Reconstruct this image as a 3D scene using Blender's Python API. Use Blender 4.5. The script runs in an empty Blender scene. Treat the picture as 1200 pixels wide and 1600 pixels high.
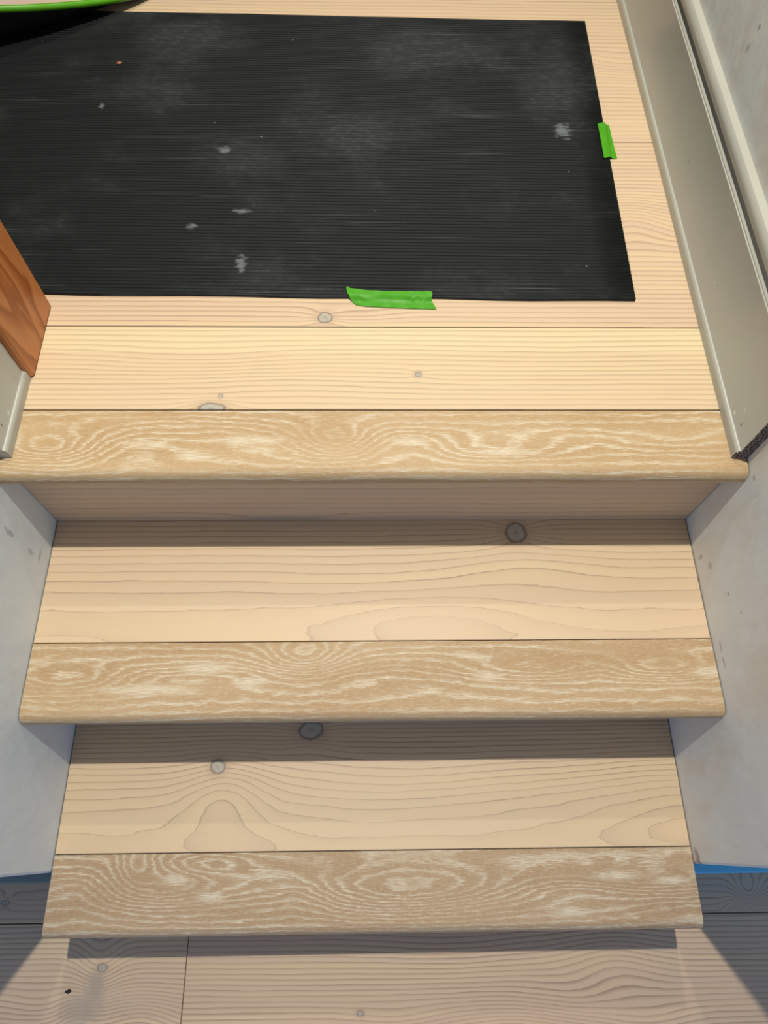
import bpy, bmesh, math, random
from mathutils import Matrix, Vector

# ------------------------------------------------------------------ camera
S = bpy.context.scene
COL = S.collection
cam_data = bpy.data.cameras.new('camera')
cam = bpy.data.objects.new('camera', cam_data)
COL.objects.link(cam)
cam_data.sensor_fit = 'HORIZONTAL'
cam_data.sensor_width = 36.0
cam_data.lens = 33.2221
cam_data.clip_start = 0.02
cam.matrix_world = Matrix(((0.999752, 0.002944, -0.022060, 0.44106),
    (-0.012008, 0.905911, -0.423298, 0.11190),
    (0.018739, 0.423458, 0.905722, 1.29554),
    (0, 0, 0, 1)))
S.camera = cam

# ------------------------------------------------------------------ world, lamps, exposure
world = bpy.data.worlds.new('daylight'); S.world = world
world.use_nodes = True
bg = world.node_tree.nodes['Background']
bg.inputs['Color'].default_value = (0.46, 0.625, 1.0, 1)
bg.inputs['Strength'].default_value = 0.70

def spot(name, loc, energy, color, cone, blend, radius):
    d = bpy.data.lights.new(name, 'SPOT')
    d.energy = energy; d.color = color; d.spot_size = math.radians(cone); d.spot_blend = blend
    d.shadow_soft_size = radius
    o = bpy.data.objects.new(name, d); COL.objects.link(o); o.location = loc
    return o
spot('ceiling_downlight', (0.457, 0.74, 3.08), 256, (1.0, 0.955, 0.86), 66, 1.0, 0.022)
spot('ceiling_downlight', (0.47, 2.0, 3.08), 90, (1.0, 0.955, 0.86), 110, 1.0, 0.022)

vs = S.view_settings
vs.view_transform = 'Standard'; vs.look = 'None'; vs.gamma = 1.0; vs.use_curve_mapping = False
vs.exposure = 0.0

# ------------------------------------------------------------------ dimensions (metres)
W = 0.90                       # clear width of the stair
Z1, Z2, Z3 = 0.1865, 0.3727, 0.5542     # tops: lower step, upper step, landing
Y2, Y3 = 0.2539, 0.5058               # nosing fronts (lower step's is at 0)
N1, N2, N3 = 0.1028, 0.1008, 0.0918                     # nosing board widths
OV = 0.0248                    # nosing overhang
TN = 0.029                     # nosing thickness
YW = 0.0803                    # front ends of the stair walls
CEIL = 3.10
GAP = 0.0014

# ------------------------------------------------------------------ node helpers
def srgb(r, g, b):
    def f(c):
        c /= 255.0
        return c/12.92 if c <= 0.04045 else ((c+0.055)/1.055)**2.4
    return (f(r), f(g), f(b), 1.0)

def wood(r, g, b):
    c = srgb(r, g, b)
    return (c[0]*0.77, c[1]*0.745, c[2]*0.68, 1.0)

class G:
    """small wrapper that writes shader node expressions"""
    def __init__(self, name):
        self.m = bpy.data.materials.new(name); self.m.use_nodes = True
        self.t = self.m.node_tree; self.t.nodes.clear()
        self.out = self.t.nodes.new('ShaderNodeOutputMaterial')
        self.b = self.t.nodes.new('ShaderNodeBsdfPrincipled')
        self.t.links.new(self.b.outputs[0], self.out.inputs[0])
    def put(self, sock, v):
        if hasattr(v, 'is_output'): self.t.links.new(v, sock)
        elif isinstance(v, (tuple, list)) and len(sock.default_value) == 4 and len(v) == 3: sock.default_value = (*v, 1)
        else: sock.default_value = v
    def M(self, op, a, b=None, c=None, clamp=False):
        n = self.t.nodes.new('ShaderNodeMath'); n.operation = op; n.use_clamp = clamp
        for i, v in enumerate((a, b, c)):
            if v is not None: self.put(n.inputs[i], v)
        return n.outputs[0]
    def add(self, a, b): return self.M('ADD', a, b)
    def sub(self, a, b): return self.M('SUBTRACT', a, b)
    def mul(self, a, b): return self.M('MULTIPLY', a, b)
    def mad(self, a, b, c): return self.M('MULTIPLY_ADD', a, b, c)
    def coords(self):
        n = self.t.nodes.new('ShaderNodeTexCoord'); s = self.t.nodes.new('ShaderNodeSeparateXYZ')
        self.t.links.new(n.outputs['Object'], s.inputs[0]); self.obj = n.outputs['Object']
        return s.outputs[0], s.outputs[1], s.outputs[2]
    def vec(self, x, y, z=0.0):
        n = self.t.nodes.new('ShaderNodeCombineXYZ')
        for i, v in enumerate((x, y, z)): self.put(n.inputs[i], v)
        return n.outputs[0]
    def noise(self, v, scale=1.0, detail=2.0, rough=0.5):
        n = self.t.nodes.new('ShaderNodeTexNoise'); self.put(n.inputs['Vector'], v)
        n.inputs['Scale'].default_value = scale; n.inputs['Detail'].default_value = detail; n.inputs['Roughness'].default_value = rough
        return n.outputs[0]
    def noise2(self, x, y, sx, sy, off=0.0, detail=2.0, rough=0.5):
        return self.noise(self.vec(self.mad(x, sx, off), self.mul(y, sy), off), 1.0, detail, rough)
    def step(self, v, a, b, lo=0.0, hi=1.0):
        n = self.t.nodes.new('ShaderNodeMapRange'); n.interpolation_type = 'SMOOTHSTEP'
        self.put(n.inputs[0], v)
        for i, k in enumerate((a, b, lo, hi)): self.put(n.inputs[i+1], k)
        return n.outputs[0]
    def ramp(self, v, stops):
        n = self.t.nodes.new('ShaderNodeValToRGB'); self.put(n.inputs[0], v)
        e = n.color_ramp.elements
        while len(e) < len(stops): e.new(0.5)
        for k, (p, c) in zip(e, stops):
            k.position = p; k.color = c if isinstance(c, (tuple, list)) else (c, c, c, 1)
        return n.outputs[0]
    def mix(self, f, a, b, mode='MIX'):
        n = self.t.nodes.new('ShaderNodeMix'); n.data_type = 'RGBA'; n.blend_type = mode
        self.put(n.inputs[0], f); self.put(n.inputs[6], a); self.put(n.inputs[7], b)
        return n.outputs[2]
    def bump(self, h, strength, dist):
        n = self.t.nodes.new('ShaderNodeBump'); n.inputs['Strength'].default_value = strength; n.inputs['Distance'].default_value = dist
        self.put(n.inputs['Height'], h); self.t.links.new(n.outputs[0], self.b.inputs['Normal'])
    def bumps(self, x, y, F, terms):
        """adds gaussian swellings (cx, cy, sx, sy, a, b): exp(-r2) * (a + b*dy)"""
        for cx, cy, sx, sy, a, b in terms:
            dx = self.mad(x, 1/sx, -cx/sx); dy = self.mad(y, 1/sy, -cy/sy)
            r2 = self.mad(dy, dy, self.mul(dx, dx))
            e = self.M('POWER', 0.3679, r2)
            F = self.mad(e, self.mad(dy, b, a) if b else a, F)
        return F
    def spot(self, x, y, k, wob):
        """distance from an elliptical spot (cx, cy, rx, ry), 1 at its edge"""
        dx = self.mad(x, 1/k[2], -k[0]/k[2]); dy = self.mad(y, 1/k[3], -k[1]/k[3])
        return self.add(self.M('SQRT', self.mad(dy, dy, self.mul(dx, dx))), wob)
    def done(self, color, rough, spec=0.4):
        self.put(self.b.inputs['Base Color'], color); self.put(self.b.inputs['Roughness'], rough)
        self.b.inputs['Specular IOR Level'].default_value = spec
        return self.m

def fir(name, y0, c1, c2, terms=(), knots=(), seed=0.0, tint=0.5, line=1.0, warp=0.5, vertical=False, patches=(), sap=None, c0=0.0, lw=0.0021):
    """whitewashed fir: growth-ring lines along X, swelling round knots"""
    g = G(name); x, y, z = g.coords()
    if vertical: y = z
    yy = g.sub(y, y0)
    F = g.mad(yy, c1, c0)
    if c2: F = g.add(F, g.mul(g.mul(yy, yy), c2))
    F = g.bumps(x, y, F, terms)
    F = g.add(F, g.mul(g.sub(g.noise2(x, y, 2.2, 9, seed, 1.0), 0.5), 2.2*warp))
    F = g.add(F, g.mul(g.sub(g.noise2(x, y, 14, 60, seed+3, 2.0), 0.5), 0.8*warp))
    fine = g.noise2(x, y, 22, 900, seed+7, 2.0)
    F = g.add(F, g.mul(g.sub(fine, 0.5), 0.10))
    f = g.M('FRACT', F)
    # dark latewood line of roughly constant width at the end of each ring, with a faint lead-in
    slope = g.M('ABSOLUTE', g.mad(yy, 2*c2, c1))
    wl = g.M('MINIMUM', g.M('MAXIMUM', g.mul(slope, lw), 0.05), 0.6)
    d = g.M('DIVIDE', g.sub(1.0, f), wl, clamp=True)
    late = g.M('POWER', g.sub(1.0, d), 1.3)
    late = g.mul(late, g.step(f, 1.0, 0.975, 0.55, 1.0))
    late = g.M('MAXIMUM', late, g.mul(g.M('POWER', f, 3.0), 0.22))
    amp = g.step(g.noise2(x, y, 3.0, 30, seed+11, 2.0), 0.25, 0.75, 0.45, 1.0)
    late = g.mul(g.mul(late, amp), line)
    big = g.noise2(x, y, 1.6, 14, seed+5, 2.0)
    pale = g.mix(g.step(big, 0.3, 0.7), wood(237, 213, 178), wood(230, 201, 174))
    wn = g.t.nodes.new('ShaderNodeTexWhiteNoise'); wn.noise_dimensions = '1D'
    g.put(wn.inputs['W'], g.add(g.M('FLOOR', F), seed))
    pale = g.mix(g.mul(wn.outputs['Value'], 0.62), pale, wood(220, 192, 178))     # each growth ring has its own tone
    pale = g.mix(g.mul(f, 0.30), pale, wood(224, 192, 164))
    pale = g.mix(1.0-tint, pale, wood(240, 218, 180)) if tint < 1 else pale
    if sap: pale = g.mix(g.mul(g.step(y, sap, sap+0.002), 0.55), pale, wood(246, 232, 190))
    col = g.mix(g.mul(late, 0.86), pale, wood(142, 114, 104))
    col = g.mix(g.mul(g.step(fine, 0.45, 0.8), 0.10), col, wood(250, 236, 214))
    wob = g.mul(g.sub(g.noise2(x, y, 90, 90, seed, 2.0), 0.5), 0.5)
    for k in patches:
        d = g.spot(x, y, k, g.mul(wob, 1.2))
        col = g.mix(g.step(d, 1.25, 0.5, 0.0, 0.6), col, wood(190, 176, 162))
    for k in knots:
        d = g.spot(x, y, k, wob)
        core = g.mix(g.noise2(x, y, 260, 260, seed+1, 3.0), wood(170, 162, 151), wood(214, 209, 199))
        col = g.mix(g.step(d, 2.4, 1.0, 0.0, 0.35), col, wood(190, 160, 138))
        col = g.mix(g.step(d, 1.10, 0.92), col, core)
        ring = g.mul(g.step(d, 1.22, 1.02), g.step(d, 0.78, 0.95))
        col = g.mix(g.mul(ring, 0.6), col, wood(110, 96, 86))
        col = g.mix(g.step(d, 0.35, 0.15, 0.0, 0.25), col, wood(120, 106, 96))
    vo = g.t.nodes.new('ShaderNodeTexVoronoi'); g.put(vo.inputs['Vector'], g.vec(g.mad(x, 1, seed), y, 0)); vo.inputs['Scale'].default_value = 16
    sep = g.t.nodes.new('ShaderNodeSeparateColor'); g.put(sep.inputs[0], vo.outputs['Color'])
    dot = g.mul(g.step(vo.outputs['Distance'], 0.024, 0.014), g.M('GREATER_THAN', sep.outputs[0], 0.72))
    col = g.mix(g.mul(dot, 0.8), col, wood(60, 46, 40))
    g.bump(g.add(g.mul(late, -0.6), g.mul(fine, 0.3)), 0.25, 0.0006)
    return g.done(col, g.mad(fine, 0.12, 0.44), 0.35)

def oak(name, y0, c1, terms=(), seed=0.0, ztop=0.0, base=(206, 172, 130), white=1.0, patches=()):
    """limed oak nosing: white filler sits in the open pores of each ring"""
    g = G(name); x, y, z = g.coords()
    y = g.add(y, g.sub(z, ztop))
    F = g.mul(g.sub(y, y0), c1)
    F = g.bumps(x, y, F, terms)
    F = g.add(F, g.mul(g.sub(g.noise2(x, y, 5, 22, seed, 1.0), 0.5), 2.0))
    F = g.add(F, g.mul(g.sub(g.noise2(x, y, 30, 110, seed+2, 3.0, 0.6), 0.5), 1.1))
    jag = g.noise2(x, y, 38, 1150, seed+4, 2.0, 0.6)
    F = g.add(F, g.mul(g.sub(jag, 0.5), 0.95))
    f = g.M('FRACT', F)
    band = g.ramp(f, [(0.0, 0.2), (0.06, 0.95), (0.18, 1.0), (0.32, 0.35), (0.50, 0.05), (0.94, 0.0), (1.0, 0.2)])
    pore = g.step(g.noise2(x, y, 55, 1500, seed+8, 2.0, 0.6), 0.36, 0.62)
    amp = g.step(g.noise2(x, y, 6, 26, seed+12, 2.0), 0.25, 0.62, 0.25, 1.0)
    lime = g.mul(g.mul(g.mul(band, amp), g.mad(pore, 0.75, 0.25)), white)
    for k in patches:
        wob = g.mul(g.sub(jag, 0.5), 2.4)
        d = g.spot(x, y, k, wob)
        lime = g.M('MAXIMUM', lime, g.mul(g.step(d, 1.3, 0.3), g.mad(pore, 0.7, 0.3)))
    dash = g.step(g.noise2(x, y, 130, 1900, seed+40, 2.0, 0.6), 0.52, 0.66)
    tone = g.noise2(x, y, 3, 20, seed+20, 2.0)
    b = g.mix(g.step(tone, 0.3, 0.7), wood(*base), wood(base[0]-14, base[1]-18, base[2]-22))
    b = g.mix(g.mul(g.noise2(x, y, 50, 1000, seed+30, 2.0), 0.35), b, wood(base[0]-34, base[1]-38, base[2]-38))
    b = g.mix(g.mul(pore, 0.16), b, wood(236, 222, 196))
    b = g.mix(g.mul(dash, 0.34), b, wood(244, 234, 214))
    col = g.mix(g.mul(lime, 0.9), b, wood(243, 235, 216))
    g.bump(g.add(g.mul(pore, 0.5), jag), 0.3, 0.0007)
    return g.done(col, g.mad(jag, 0.15, 0.42), 0.35)

def brown_wood(name):
    g = G(name); x, y, z = g.coords()
    F = g.add(g.mul(y, 26), g.mul(g.noise2(y, z, 16, 5, 2.0, 1.5), 5.0))
    F = g.add(F, g.mul(g.noise2(y, z, 70, 9, 5.0, 2.0), 0.6))
    f = g.M('FRACT', F)
    l = g.ramp(f, [(0, 0.25), (0.05, 0.0), (0.5, 0.2), (0.92, 1.0), (1, 0.25)])
    fine = g.noise2(y, z, 700, 14, 1.0, 2.0)
    c = g.mix(l, srgb(206, 134, 76), srgb(156, 86, 34))
    c = g.mix(g.mul(fine, 0.35), c, srgb(120, 62, 28))
    vo = g.t.nodes.new('ShaderNodeTexVoronoi'); g.put(vo.inputs['Vector'], g.vec(y, z, 0)); vo.inputs['Scale'].default_value = 34
    c = g.mix(g.step(vo.outputs['Distance'], 0.07, 0.04, 0, 0.6), c, srgb(70, 34, 14))
    g.bump(fine, 0.15, 0.0005)
    return g.done(c, 0.42, 0.45)

def paint(name, rgb, rough=0.45, spec=0.4, relief=0.15, marks=(), smear=None, axis='x'):
    """brushed wall paint; marks are scuffs (u, v, ru, rv, shade) on the wall plane"""
    g = G(name); x, y, z = g.coords()
    n1 = g.noise(g.vec(x, y, z), 7.0, 3.0); n2 = g.noise(g.vec(x, y, g.mul(z, 0.4)), 60.0, 3.0)
    c = g.mix(g.step(n1, 0.3, 0.7, 0.0, 0.5), srgb(*rgb), srgb(rgb[0]-10, rgb[1]-9, rgb[2]-8))
    if smear:
        s = g.noise2(y, z, 9, 4, 3.0, 3.0, 0.6)
        c = g.mix(g.step(s, 0.45, 0.62, 0.0, 0.75), c, srgb(*smear))
    wob = g.mul(g.sub(g.noise(g.vec(x, y, z), 130.0, 3.0), 0.5), 1.6)
    for mu, mv, ru, rv, shade in marks:
        d = g.spot(y, z, (mu, mv, ru, rv), wob)
        c = g.mix(g.step(d, 1.1, 0.3, 0.0, 0.65), c, srgb(*shade))
    g.bump(g.add(n2, g.mul(n1, 0.6)), relief, 0.004)
    return g.done(c, rough, spec)

def flat(name, rgb, rough=0.5, spec=0.3, var=8, scale=40):
    g = G(name); x, y, z = g.coords()
    n = g.noise(g.vec(x, y, z), scale, 3.0)
    return g.done(g.mix(n, srgb(*[max(0, c-var) for c in rgb]), srgb(*[min(255, c+var) for c in rgb])), rough, spec)

def rubber(name):
    g = G(name); x, y, z = g.coords()
    dust = g.noise2(x, y, 5, 6, 1.0, 4.0, 0.62)
    cloud = g.step(dust, 0.46, 0.78)
    rag = g.step(g.noise2(x, y, 60, 130, 4.0, 3.0, 0.7), 0.44, 0.72)
    streak = g.mul(g.step(g.noise2(x, y, 4, 420, 2.0, 2.0), 0.60, 0.76), g.step(g.noise2(x, y, 5, 30, 9.0, 2.0), 0.42, 0.62))
    c = g.mix(cloud, srgb(10, 15, 16), srgb(36, 39, 39))
    for mx, my, rx, ry in [(0.5647, 1.2956, 0.1809, 0.0756), (0.7553, 1.1936, 0.0724, 0.1407), (0.4275, 1.0988, 0.1179, 0.0867), (0.1497, 1.3303, 0.0952, 0.0683)]:
        d = g.spot(x, y, (mx, my, rx, ry), g.mul(g.sub(g.noise2(x, y, 9, 11, 6.0, 4.0, 0.65), 0.5), 2.6))
        cloud = g.M('MAXIMUM', cloud, g.step(d, 1.2, 0.1, 0.0, 0.8))
    c = g.mix(cloud, srgb(10, 15, 16), srgb(38, 41, 42))
    c = g.mix(g.mul(g.mul(rag, cloud), 0.24), c, srgb(96, 99, 99))
    c = g.mix(g.mul(streak, 0.35), c, srgb(120, 124, 124))
    for mx, my, rx, ry in [(0.7428, 1.1058, 0.017, 0.0205), (0.2274, 1.0566, 0.0134, 0.0084), (0.2686, 0.8322, 0.0087, 0.0208), (0.1935, 0.9007, 0.0126, 0.0061), (0.2632, 0.9311, 0.0146, 0.0063), (0.0288, 1.1552, 0.0059, 0.0075)]:
        d = g.spot(x, y, (mx, my, rx, ry), g.mul(g.sub(g.noise2(x, y, 90, 200, 6.0, 3.0), 0.5), 2.2))
        c = g.mix(g.step(d, 1.0, 0.2, 0.0, 0.55), c, srgb(128, 134, 136))
    vo = g.t.nodes.new('ShaderNodeTexVoronoi'); g.put(vo.inputs['Vector'], g.vec(x, y, 0)); vo.inputs['Scale'].default_value = 24
    sep = g.t.nodes.new('ShaderNodeSeparateColor'); g.put(sep.inputs[0], vo.outputs['Color'])
    dot = g.mul(g.step(vo.outputs['Distance'], 0.035, 0.015), g.M('GREATER_THAN', sep.outputs[0], 0.6))
    c = g.mix(g.mul(dot, 0.8), c, srgb(190, 188, 180))
    return g.done(c, 0.66, 0.25)

# ------------------------------------------------------------------ mesh helpers
def link(name, me, mat, parent=None):
    o = bpy.data.objects.new(name, me); COL.objects.link(o)
    if mat: me.materials.append(mat)
    if parent: o.parent = parent
    return o
def box(name, lo, hi, mat, parent=None, bevel=0.0008):
    bm = bmesh.new(); bmesh.ops.create_cube(bm, size=1.0)
    for v in bm.verts:
        v.co = Vector([lo[i] if v.co[i] < 0 else hi[i] for i in range(3)])
    if bevel: bmesh.ops.bevel(bm, geom=bm.edges[:], offset=bevel, segments=1, affect='EDGES', profile=0.5)
    me = bpy.data.meshes.new(name); bm.to_mesh(me); bm.free()
    return link(name, me, mat, parent)
def extrude_profile(name, pts, axis, a, b, mat, parent=None, smooth=True):
    """closed outline swept straight along an axis ('x': pts are (y,z); 'y': pts are (x,z))"""
    def co(p, t): return (t, p[0], p[1]) if axis == 'x' else (p[0], t, p[1])
    n = len(pts)
    vs_ = [co(p, a) for p in pts]+[co(p, b) for p in pts]
    fs = [(i, (i+1) % n, n+(i+1) % n, n+i) for i in range(n)]+[tuple(range(n-1, -1, -1)), tuple(range(n, 2*n))]
    me = bpy.data.meshes.new(name); me.from_pydata(vs_, [], fs)
    bm = bmesh.new(); bm.from_mesh(me); bmesh.ops.recalc_face_normals(bm, faces=bm.faces[:])
    if smooth:
        for f_ in bm.faces: f_.smooth = True
        for e in bm.edges:
            if len(e.link_faces) == 2 and e.calc_face_angle(0) > math.radians(28): e.smooth = False
    bm.to_mesh(me); bm.free()
    return link(name, me, mat, parent)
def empty(name, loc=(0, 0, 0)):
    # the meshes are written in room coordinates, so their carrier stays at the room's origin
    o = bpy.data.objects.new(name, None); COL.objects.link(o); o.location = loc; o.empty_display_size = 0.1
    return o
def tag(o, label=None, cat=None, kind=None, group=None):
    if label: o['label'] = label
    if cat: o['category'] = cat
    if kind: o['kind'] = kind
    if group: o['group'] = group
    return o

# ------------------------------------------------------------------ shared paints
white_wall_l = paint('paint_wall_cool', (222, 230, 229), 0.5, 0.35, 0.35,
    marks=[(0.4635, 0.487, 0.0047, 0.0164, (150, 150, 150)), (0.4671, 0.4009, 0.0122, 0.0041, (150, 150, 150)), (0.4624, 0.4265, 0.0052, 0.013, (172, 172, 172)), (0.3189, 0.4013, 0.0025, 0.0074, (232, 232, 232)), (0.1974, 0.3199, 0.0026, 0.0132, (225, 228, 230)), (0.1903, 0.2571, 0.0015, 0.0233, (226, 228, 230))])
white_wall_r = paint('paint_wall_warm', (224, 227, 221), 0.5, 0.35, 0.35, smear=(218, 211, 196),
    marks=[(0.9716, 0.7939, 0.0036, 0.0048, (120, 120, 120)), (0.9856, 0.7414, 0.0052, 0.0091, (236, 236, 236)), (0.9749, 0.7661, 0.005, 0.0075, (165, 165, 165)), (0.4642, 0.3904, 0.0042, 0.0083, (160, 150, 140)), (0.4447, 0.4096, 0.0066, 0.0066, (178, 166, 155)), (0.3948, 0.4403, 0.0037, 0.0024, (110, 104, 98)), (0.3642, 0.4602, 0.0035, 0.0023, (110, 104, 98)), (0.3392, 0.3921, 0.0115, 0.0019, (150, 135, 115)), (0.3191, 0.3918, 0.0101, 0.0025, (150, 125, 95)), (0.4374, 0.3713, 0.0042, 0.0042, (110, 100, 90)), (0.2299, 0.3056, 0.0021, 0.0551, (222, 216, 206)), (0.171, 0.3412, 0.0025, 0.0176, (222, 220, 214)), (0.0883, 0.2013, 0.0152, 0.0091, (140, 96, 72)), (0.501, 0.5571, 0.0043, 0.0043, (176, 170, 162))])
trim_paint = paint('paint_trim', (178, 177, 164), 0.30, 0.5, 0.06, marks=[(0.5582, 0.5826, 0.0017, 0.0039, (40, 36, 30)), (0.5798, 0.5757, 0.0034, 0.0029, (222, 220, 208)), (0.5697, 0.5968, 0.0022, 0.0027, (222, 220, 208)), (0.9614, 0.6198, 0.0015, 0.0031, (60, 56, 50)), (0.7572, 0.6053, 0.0026, 0.0013, (222, 220, 208))])
shell_paint = paint('paint_shell', (140, 143, 150), 0.6, 0.3, 0.2)

# ------------------------------------------------------------------ room shell
def wall(name, lo, hi, mat): return tag(box(name, lo, hi, mat, None, 0.003), kind='structure')
wall('wall_left', (-1.6, YW, -0.02), (0.0, 0.742, CEIL), white_wall_l)
wall('wall_right', (W, YW, -0.02), (2.5, 3.2, CEIL), white_wall_r)
wall('wall_back', (-1.6, 3.2, Z3-0.05), (2.5, 3.3, CEIL), shell_paint)
wall('wall_side', (-1.7, YW, -0.02), (-1.6, 3.3, CEIL), shell_paint)
wall('ceiling', (-1.7, -2.6, CEIL), (2.6, 3.3, CEIL+0.1), shell_paint)

# ------------------------------------------------------------------ lower floor
floor = tag(empty('floor'), kind='structure')
PW = 0.18
fir_floor_a = fir('fir_floor_knotty', 0.0, 135, 0,
    [(0.0222, -0.0758, 0.0331, 0.0496, 2.5, 3.5), (-0.0028, -0.128, 0.0286, 0.0476, -2.0, 0), (0.0926, -0.1295, 0.0669, 0.0397, -4.0, 0), (-0.0598, -0.1032, 0.048, 0.0243, 1.0, 0)],
    knots=[(0.029, -0.0568, 0.0069, 0.005)], patches=[(0.021, -0.0922, 0.0193, 0.0376), (-0.0001, -0.1161, 0.0249, 0.024), (0.0229, -0.08, 0.0097, 0.0181)], seed=1.3, tint=0.85, line=0.95, lw=0.0040)
fir_floor_b = fir('fir_floor_wavy', 0.0, 135, 0,
    [(0.8242, -0.0582, 0.0705, 0.0511, -2.2, 0), (0.7623, -0.1075, 0.0789, 0.0328, 1.8, 0), (0.6553, -0.1462, 0.1065, 0.0317, -2.6, 0), (0.5641, -0.0373, 0.1208, 0.0517, 1.2, 0), (0.4818, -0.1276, 0.0678, 0.016, 1.0, 0), (0.8606, -0.1414, 0.0684, 0.032, 2.0, 0)],
    knots=[(0.4266, -0.1211, 0.0048, 0.0036)], seed=4.7, tint=0.85, line=0.9, lw=0.0040)
fir_floor_c = fir('fir_floor_left', 0.0, 90, 0, [(-0.1369, 0.0355, 0.0141, 0.0081, 0, 2), (-0.108, 0.0423, 0.0608, 0.0181, 0.8, 0)], knots=[(-0.1383, 0.0329, 0.0061, 0.0036)], seed=8.1, tint=0.85, line=0.9, lw=0.0040)
fir_floor_d = fir('fir_floor_right', 0.0, 110, 0, [(1.059, 0.027, 0.0231, 0.0274, 4, 2), (1.0309, 0.0047, 0.0145, 0.0179, -3, 0), (1.0788, 0.0086, 0.0167, 0.018, -4, 0)], seed=9.4, tint=0.85, line=0.9, lw=0.0040)
J0 = 0.0035
rows = [(J0, J0+PW, [(-1.6, 0.45, fir_floor_c), (0.45, 2.5, fir_floor_d)]),
        (J0-PW, J0, [(-1.6, 0.157, fir_floor_a), (0.157, 2.5, fir_floor_b)])]
gen = fir('fir_floor_plain', 0.0, 120, 0, seed=12.0, tint=0.85, lw=0.0040)
for k in range(1, 5):
    j = (0.9, -0.5, 1.6, 0.3)[k-1]
    rows.append((J0-PW*(k+1), J0-PW*k, [(-1.6, j, gen), (j, 2.5, gen)]))
for y0, y1, segs in rows:
    for x0, x1, m in segs:
        box('plank', (x0+0.0005, y0+0.0007, -0.02), (x1-0.0005, y1-0.0007, 0.0), m, floor, 0.0009)
box('subfloor', (-1.6, -2.6, -0.05), (2.5, YW+0.2, -0.0205), flat('subfloor_dark', (40, 34, 30)), floor, 0)

# ------------------------------------------------------------------ steps
def nosing_profile(yf, w, zt, t=TN, r=0.0135):
    pts = [(yf+w-0.0006, zt-0.0005), (yf+w-0.0012, zt)]
    for k in range(7):
        a = math.pi/2*k/6; pts.append((yf+r-r*math.sin(a), zt-r+r*math.cos(a)))
    for k in range(7):
        a = math.pi/2*k/6; pts.append((yf+r-r*math.cos(a), zt-t+r-r*math.sin(a)))
    pts.append((yf+w-0.0006, zt-t))
    return pts
def step(label, yf, zt, zb, w, depth, m_nose, m_board, m_riser, riser_t=0.019):
    t = tag(empty('stair_step'), label, 'step', group='steps below the landing')
    extrude_profile('nosing', nosing_profile(yf, w, zt), 'x', GAP, W-GAP, m_nose, t)
    box('tread_board', (GAP, yf+w+0.0006, zt-0.022), (W-GAP, yf+depth, zt), m_board, t, 0.0007)
    box('riser', (GAP, yf+OV, zb), (W-GAP, yf+OV+riser_t, zt-TN), m_riser, t, 0.0005)
    return t

fir_t1 = fir('fir_lower_tread', 0.1117, 8, 520,
    [(0.2304, 0.1799, 0.0574, 0.0519, -2.9, 0), (0.2496, 0.1107, 0.0828, 0.0213, -0.8, 0), (0.4534, 0.1905, 0.1406, 0.0439, 1.4, 0), (0.5539, 0.1336, 0.2206, 0.0252, 0.5, 0), (0.8948, 0.1726, 0.123, 0.0524, -1.6, 0), (0.95, 0.1206, 0.1392, 0.0268, -2.3, 0), (0.353, 0.2591, 0.0384, 0.0222, 0, 2.0), (0.6529, 0.2106, 0.1904, 0.0358, 0.5, 0), (0.063, 0.131, 0.0721, 0.0248, 0.3, 0), (0.4979, 0.1012, 0.0814, 0.0163, -0.7, 0)],
    knots=[(0.2179, 0.2169, 0.0103, 0.0098), (0.3537, 0.2674, 0.0173, 0.0121)], seed=2.2, tint=0.55, line=0.95, warp=0.55, c0=0.5, lw=0.0027)
fir_t2 = fir('fir_upper_tread', 0.3664, 4, 400,
    [(0.5298, 0.3684, 0.1352, 0.0455, -2.3, 0), (0.7172, 0.3541, 0.1029, 0.0208, -0.7, 0), (0.8988, 0.3572, 0.0779, 0.0227, -1.0, 0), (0.6592, 0.4636, 0.0987, 0.0343, -1.2, 0), (0.6509, 0.5104, 0.0366, 0.0179, 0, 3.2), (0.4271, 0.4459, 0.1411, 0.0374, 0.5, 0), (0.0409, 0.3571, 0.0917, 0.0086, 0.7, 0)],
    knots=[(0.6509, 0.5104, 0.0137, 0.0149)], seed=5.1, tint=0.6, line=1.0, warp=0.45, c0=0.45, lw=0.0027)
fir_r = fir('fir_riser', Z1, 70, 0, [(0.32, Z2+0.012, 0.09, 0.012, 1.2, 0)], seed=6.0, tint=0.9, vertical=True, line=1.0,
    patches=[(0.32, Z2+0.006, 0.075, 0.011)])
fir_r1 = fir('fir_riser_low', 0.0, 80, 0, seed=6.9, tint=0.9, vertical=True)

oak_1 = oak('oak_lower_nosing', 0.0005, 85,
    [(0.1175, 0.0937, 0.0267, 0.0209, 3.0, 0), (0.1524, 0.0616, 0.0965, 0.0266, 5.0, 0), (0.0392, 0.0592, 0.0524, 0.0234, -2.5, 0), (0.4966, 0.0548, 0.1641, 0.0282, 6.5, 0), (0.3466, 0.0474, 0.0439, 0.0202, -2.0, 0), (0.7279, 0.0503, 0.0983, 0.0157, -2.5, 0), (0.8059, 0.0611, 0.126, 0.0206, 3.2, 0), (0.8668, 0.0251, 0.08, 0.0154, -1.5, 0), (0.2202, 0.0884, 0.0534, 0.016, -3.0, 0)],
    seed=1.0, ztop=Z1, base=(196, 166, 132), patches=[(0.1735, 0.0692, 0.0211, 0.0079), (0.2239, 0.0475, 0.021, 0.007), (0.7157, 0.0232, 0.03, 0.0077), (0.7842, 0.067, 0.0361, 0.0064), (0.8644, 0.0604, 0.0325, 0.0064)])
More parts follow.
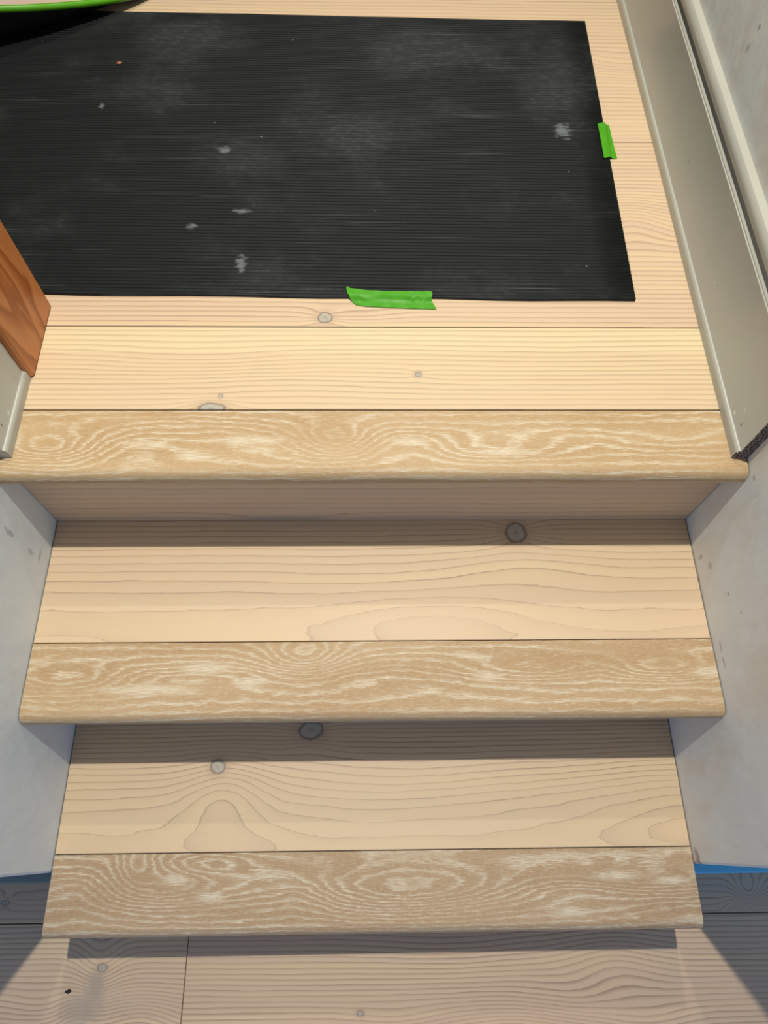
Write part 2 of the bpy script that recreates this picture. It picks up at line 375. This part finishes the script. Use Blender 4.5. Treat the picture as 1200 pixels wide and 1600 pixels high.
oak_2 = oak('oak_upper_nosing', 0.2492, 85,
    [(0.3561, 0.3378, 0.0503, 0.0254, 4.5, 0), (0.0577, 0.3085, 0.0734, 0.018, 3.5, 0), (0.1886, 0.3075, 0.123, 0.0164, -2.5, 0), (0.831, 0.3173, 0.072, 0.0168, 3.8, 0), (0.645, 0.3163, 0.0924, 0.0151, 2.4, 0), (0.5105, 0.3049, 0.1163, 0.0248, -1.6, 0), (0.7454, 0.3113, 0.0421, 0.0167, -1, 0)],
    seed=3.0, ztop=Z2, base=(203, 172, 132), patches=[(0.1593, 0.293, 0.0667, 0.0073), (0.2284, 0.3195, 0.033, 0.0083), (0.594, 0.3083, 0.0184, 0.0066), (0.889, 0.3101, 0.0254, 0.0084), (0.2874, 0.3026, 0.0247, 0.0066)])
oak_3 = oak('oak_landing_nosing', 0.4958, 85,
    [(0.0549, 0.5457, 0.053, 0.0212, 4.2, 0), (0.1614, 0.5439, 0.0456, 0.0265, -2.0, 0), (0.4006, 0.5561, 0.0426, 0.0234, 4.2, 0), (0.2512, 0.5616, 0.0925, 0.027, -2.0, 0), (0.4989, 0.5479, 0.0543, 0.0215, -2.4, 0), (0.584, 0.5434, 0.101, 0.0178, 2.6, 0), (0.7177, 0.5522, 0.0942, 0.0181, -1.6, 0), (0.8043, 0.5522, 0.0868, 0.0181, 1.6, 0)],
    seed=7.0, ztop=Z3, base=(208, 177, 133), patches=[(0.235, 0.5315, 0.0288, 0.0061), (0.298, 0.5544, 0.0462, 0.0072), (0.176, 0.5483, 0.0305, 0.0062), (0.4913, 0.5524, 0.028, 0.0063), (0.6069, 0.538, 0.0465, 0.0053)])

step('lower step of limed boards, its nosing overhanging the lower floor', 0.0, Z1, 0.0, N1, Y2+OV+0.012, oak_1, fir_t1, fir_r1, 0.054)
step('upper step of limed boards directly below the landing edge', Y2, Z2, Z1, N2, (Y3-Y2)+OV+0.012, oak_2, fir_t2, fir_r)

# ------------------------------------------------------------------ landing
landing = tag(empty('floor_landing'), kind='structure')
extrude_profile('nosing', nosing_profile(Y3, N3, Z3), 'x', GAP, W-GAP, oak_3, landing)
box('riser', (GAP, Y3+OV, Z2), (W-GAP, Y3+OV+0.019, Z3-TN), fir_r, landing, 0.0005)
YA = Y3+N3+0.0006
JL = [YA, 0.727]
while JL[-1] < 3.2: JL.append(min(3.2, JL[-1]+2*PW))
fir_l0 = fir('fir_landing_front', 0.5983, 128, 0,
    [(0.2472, 0.6058, 0.0331, 0.015, -1.6, 2.0), (0.2165, 0.6757, 0.1137, 0.0261, 1.2, 0), (0.3405, 0.6364, 0.1284, 0.0291, -0.8, 0), (0.5046, 0.6513, 0.0163, 0.0079, 0, 1.0), (0.6685, 0.6767, 0.1662, 0.0406, 0.6, 0)],
    knots=[(0.2477, 0.6001, 0.0157, 0.0075), (0.5046, 0.6513, 0.0041, 0.004), (0.258, 0.6181, 0.0024, 0.0029)], seed=3.3, tint=0.35, line=0.62, lw=0.0040, warp=0.35, sap=0.6845)
fir_l1 = fir('fir_landing_second', 0.7279, 120, 0,
    [(0.3847, 0.7415, 0.022, 0.0128, 0, 2.2), (0.4286, 0.7492, 0.0509, 0.0151, 1.0, 0), (0.8201, 0.9208, 0.0559, 0.0455, -3.2, 0)], knots=[(0.3847, 0.7426, 0.0093, 0.0086)], seed=5.9, tint=0.75, line=0.75, lw=0.0040, warp=0.35)
fir_l3 = fir('fir_landing_fourth', 1.2, 105, 0, [(0.8718, 1.2759, 0.0643, 0.0333, 1.6, 0)], seed=9.2, tint=0.7, line=0.6, lw=0.0040, warp=0.5)
fir_l4 = fir('fir_landing_far', 1.4, 95, 0, seed=11.5, tint=0.5, line=0.6, lw=0.0040, warp=0.5)
mats = [fir_l0, fir_l1, fir_l3, fir_l4, fir_l4]
for k in range(len(JL)-1):
    x0 = GAP if k == 0 else -1.6
    segs = [(x0, W-GAP)] if k < 5 else [(-1.6, -0.2), (-0.2, W-GAP)]
    for a, b in segs:
        if k == 1: a = GAP
        box('plank', (a, JL[k]+0.0006, Z3-0.022), (b, JL[k+1]-0.0006, Z3), mats[min(k, 4)], landing, 0.0008)
box('subfloor', (-1.6, 0.75, Z3-0.06), (W, 3.2, Z3-0.0225), flat('subfloor_dark_upper', (40, 34, 30)), landing, 0)

# ------------------------------------------------------------------ baseboards and casing
def base_profile(x_wall, s, z0):
    """tall board: proud rounded lip at the foot, plain face, ledge, hollow and round cap; s = direction into the room"""
    p = [(0, 0), (0.0195, 0)]
    p += [(0.0195, 0.010)]
    for k in range(1, 7):
        a = math.pi/2*k/6; p.append((0.0155+0.004*math.cos(a), 0.010+0.006*math.sin(a)))
    p += [(0.0145, 0.018), (0.0145, 0.1295), (0.0142, 0.1299), (0.0130, 0.1300), (0.0128, 0.1318), (0.0085, 0.136), (0.0075, 0.139)]
    for k in range(0, 7):
        a = -math.pi/3+(math.pi*5/6)*k/6; p.append((0.0055+0.0078*math.cos(a), 0.150+0.0115*math.sin(a)))
    p += [(0.0, 0.162)]
    return [(x_wall+s*a, z0+b) for a, b in p]
bb = tag(extrude_profile('baseboard_right', base_profile(W, -1, Z3), 'y', 0.5300, 3.2, trim_paint), kind='structure')
g = G('raw_cut_end'); x, y, z = g.coords()
n = g.noise(g.vec(x, y, z), 420, 4.0, 0.7)
raw_end = g.done(g.mix(g.step(n, 0.46, 0.56), srgb(38, 28, 24), srgb(150, 140, 134)), 0.8, 0.2)
extrude_profile('cut_end', base_profile(W, -1, Z3), 'y', 0.5286, 0.5299, raw_end, bb, False)['label'] = 'dark unpainted cut end'
bl = tag(extrude_profile('baseboard_left', base_profile(0.0, 1, Z3), 'y', 0.5310, 0.6445, trim_paint), kind='structure')

casing_wood = brown_wood('brown_casing_wood')
tr = tag(box('trim_1', (0.0003, 0.645, Z3), (0.0235, 0.762, Z3+2.1), casing_wood, None, 0.003), kind='structure')
box('jamb', (-0.14, 0.7425, Z3), (-0.0002, 0.757, Z3+2.1), casing_wood, tr, 0.001)

blue = paint('paint_blue', (100, 196, 238), 0.45, 0.4, 0.05)
teal = paint('paint_teal', (116, 128, 128), 0.5, 0.35, 0.05)
for nm, a, b, pm in (('baseboard_front_left', -1.6, -0.001, teal), ('baseboard_front_right', W+0.001, 2.5, blue)):
    tag(box(nm, (a, YW-0.0165, 0.0), (b, YW-0.0003, 0.085), pm, None, 0.002), kind='structure')

# ------------------------------------------------------------------ ribbed rubber mat
def mat_mesh():
    # corners of the sheet (it lies slightly askew); ribs run across the stair
    BL, BR, TL, TR = Vector((-0.42, 0.7835)), Vector((0.8021, 0.7705)), Vector((-0.42, 1.4025)), Vector((0.8148, 1.3853))
    nr, nx = 104, 26
    prof = [0.0, 0.12, 0.38, 0.5, 0.62, 0.88]
    hz = [0.0, 0.0013, 0.0013, 0.0013, 0.0013, 0.0]
    hz = [0.0, 0.0006, 0.0012, 0.0013, 0.0012, 0.0006]
    rows_ = []
    for r in range(nr):
        for p, h in zip(prof, hz): rows_.append(((r+p)/nr, h))
    rows_.append((1.0, 0.0))
    random.seed(4)
    ph = [random.uniform(0, 6.28) for _ in range(4)]
    vs_, fs = [], []
    for t, h in rows_:
        for i in range(nx+1):
            s = i/nx
            p = (BL.lerp(BR, s)).lerp(TL.lerp(TR, s), t)
            wav = 0.0008*(1+math.sin(9*p.x+ph[0]+3*p.y)*math.sin(6*p.y+ph[1]))
            wob = 0.0012*math.sin(23*p.x+ph[2]) if t in (0.0, 1.0) else 0
            vs_.append((p.x, p.y+wob, Z3+0.0022+wav+h))
    m = nx+1
    for r in range(len(rows_)-1):
        for i in range(nx): fs.append((r*m+i, r*m+i+1, (r+1)*m+i+1, (r+1)*m+i))
    # skirt down to the floor and underside
    top = len(vs_); R_ = len(rows_)
    loop = [i for i in range(m)]+[r*m+nx for r in range(1, R_)]+[(R_-1)*m+i for i in range(nx-1, -1, -1)]+[r*m for r in range(R_-2, 0, -1)]
    for i in loop: vs_.append((vs_[i][0], vs_[i][1], Z3+0.0003))
    L_ = len(loop)
    for k in range(L_): fs.append((loop[k], top+k, top+(k+1) % L_, loop[(k+1) % L_]))
    fs.append(tuple(top+k for k in range(L_-1, -1, -1)))
    me = bpy.data.meshes.new('rubber_mat'); me.from_pydata(vs_, [], fs)
    for f_ in me.polygons[:(R_-1)*nx]: f_.use_smooth = True
    return me
tag(link('rubber_mat', mat_mesh(), rubber('black_rubber')), 'black ribbed rubber mat with dusty scuffs lying on the landing', 'mat')

# ------------------------------------------------------------------ green tape
tape_mat = flat('green_tape', (66, 150, 10), 0.5, 0.35, 10, 90)
def tape(name, outline, edge, label):
    """strip of tape, draped from the mat's edge (height 5 mm) down to the boards; edge(x,y)>0 on the mat"""
    bm = bmesh.new()
    vs_ = [bm.verts.new((x, y, 0)) for x, y in outline]
    f0 = bm.faces.new(vs_)
    bmesh.ops.triangulate(bm, faces=[f0])
    bmesh.ops.subdivide_edges(bm, edges=bm.edges[:], cuts=5, use_grid_fill=True)
    for v in bm.verts:
        d = edge(v.co.x, v.co.y)
        s = min(1.0, max(0.0, (d+0.006)/0.007)); s = s*s*(3-2*s)
        v.co.z = Z3+0.0009+0.0049*s+0.0003*math.sin(v.co.x*260)*math.sin(v.co.y*190)
    r = bmesh.ops.extrude_face_region(bm, geom=bm.faces[:])
    for e in r['geom']:
        if isinstance(e, bmesh.types.BMVert): e.co.z += 0.0005
    bmesh.ops.recalc_face_normals(bm, faces=bm.faces[:])
    me = bpy.data.meshes.new(name); bm.to_mesh(me); bm.free()
    return tag(link(name, me, tape_mat), label, 'tape', group='green tape holding the mat')
tape('masking_tape', [(0.4121, 0.7898), (0.4146, 0.7903), (0.4173, 0.7876), (0.4371, 0.7843), (0.463, 0.7828), (0.4976, 0.7824), (0.5261, 0.7825), (0.5277, 0.7792), (0.5265, 0.7714), (0.5328, 0.7561), (0.4969, 0.7571), (0.4627, 0.7591), (0.4371, 0.7606), (0.4252, 0.7633), (0.4174, 0.772), (0.4139, 0.7786)],
     lambda x, y: y-(0.7705+(0.8021-x)*0.0107), 'long green tape strip on the front edge of the black mat')
tape('masking_tape', [(0.7987, 1.1198), (0.8041, 1.1221), (0.8104, 1.1244), (0.8185, 1.1245), (0.8189, 1.0865), (0.82, 1.0482), (0.8091, 1.0474), (0.8008, 1.0438), (0.7978, 1.0438), (0.7984, 1.0819)],
     lambda x, y: (0.8021+(y-0.7705)*0.0207)-x, 'short green tape strip on the right edge of the black mat')

# ------------------------------------------------------------------ crumbs
def crumb(name, c, r, h, mat, label, seed, cat='debris'):
    random.seed(seed)
    bm = bmesh.new(); n = 9
    top, bot = [], []
    for k in range(n):
        a = 2*math.pi*k/n; q = random.uniform(0.7, 1.15)
        x, y = c[0]+r[0]*q*math.cos(a), c[1]+r[1]*q*math.sin(a)
        bot.append(bm.verts.new((x, y, c[2]))); top.append(bm.verts.new((x+0.0002, y, c[2]+h*random.uniform(0.6, 1.0))))
    for k in range(n): bm.faces.new((bot[k], bot[(k+1) % n], top[(k+1) % n], top[k]))
    bm.faces.new(top); bm.faces.new(bot[::-1])
    me = bpy.data.meshes.new(name); bm.to_mesh(me); bm.free()
    return tag(link(name, me, mat), label, cat)
crumb('wood_chip', (0.0418, 1.2568, Z3+0.0046), (0.0048, 0.0034), 0.0015, flat('chip_brown', (160, 104, 70)), 'tiny brown chip lying on the black mat', 3)
crumb('dark_crumb', (-0.0176, -0.0867, 0.0002), (0.0045, 0.0030), 0.003, flat('crumb_dark', (38, 32, 30)), 'tiny dark crumb on the lower floor beside the grey knot', 5)

# ------------------------------------------------------------------ green-rimmed dish, tipped up on its right edge
def tub():
    t = tag(empty('tub'), 'pale tub with a slanting bright green rim at the back edge of the mat', 'tub')
    n = 72
    cx, cy, a, b = -0.192, 1.537, 0.35, 0.24
    ux, uy = math.cos(math.radians(33)), math.sin(math.radians(33))
    def hgt(x): return 0.0115+max(0.0, (0.06-x))*0.27
    rim = []
    for k in range(n):
        q = 2*math.pi*k/n; c, s = math.cos(q), math.sin(q)
        p = a*abs(c)**0.85*(1 if c > 0 else -1); r_ = b*abs(s)**0.85*(1 if s > 0 else -1)
        x, y = cx+p*ux-r_*uy, cy+p*uy+r_*ux
        rim.append(Vector((x, y, Z3+hgt(x))))
    bm = bmesh.new(); m = 10; rings = []
    for k in range(n):
        tan = (rim[(k+1) % n]-rim[k-1]).normalized(); up = Vector((0.26, 0, 1)).normalized(); side = tan.cross(up).normalized()
        rings.append([bm.verts.new(rim[k]+side*0.0052*math.cos(2*math.pi*j/m)+up*0.0052*math.sin(2*math.pi*j/m)) for j in range(m)])
    for k in range(n):
        for j in range(m):
            f_ = bm.faces.new((rings[k][j], rings[(k+1) % n][j], rings[(k+1) % n][(j+1) % m], rings[k][(j+1) % m])); f_.smooth = True
    me = bpy.data.meshes.new('rim'); bm.to_mesh(me); bm.free()
    link('rim', me, flat('green_plastic', (86, 160, 14), 0.3, 0.5, 6), t)['label'] = 'bright green rolled rim'
    ctr = sum(rim, Vector())/n
    for nm, base, sh, rgb in (('inside', 0.0080, 0.998, (206, 184, 166)), ('outside', 0.0058, 1.0, (26, 26, 28))):
        bm = bmesh.new(); prev = None
        for lv, (sc, dz) in enumerate(((1.0, 0), (0.985, 0.3), (0.95, 0.7), (0.90, 0.94), (0.85, 1.0), (0.5, 1.0), (0.12, 1.0))):
            ring = []
            for p in rim:
                v = ctr+(p-ctr)*sc*sh
                ring.append(bm.verts.new((v.x, v.y, p.z+(Z3+base-p.z)*dz)))
            if prev:
                for k in range(n):
                    f_ = bm.faces.new((prev[k], prev[(k+1) % n], ring[(k+1) % n], ring[k])); f_.smooth = True
            prev = ring
        bm.faces.new(prev)
        bmesh.ops.recalc_face_normals(bm, faces=bm.faces[:])
        me = bpy.data.meshes.new(nm); bm.to_mesh(me); bm.free()
        link(nm, me, flat(nm+'_plastic', rgb, 0.45, 0.4, 5), t)
tub()
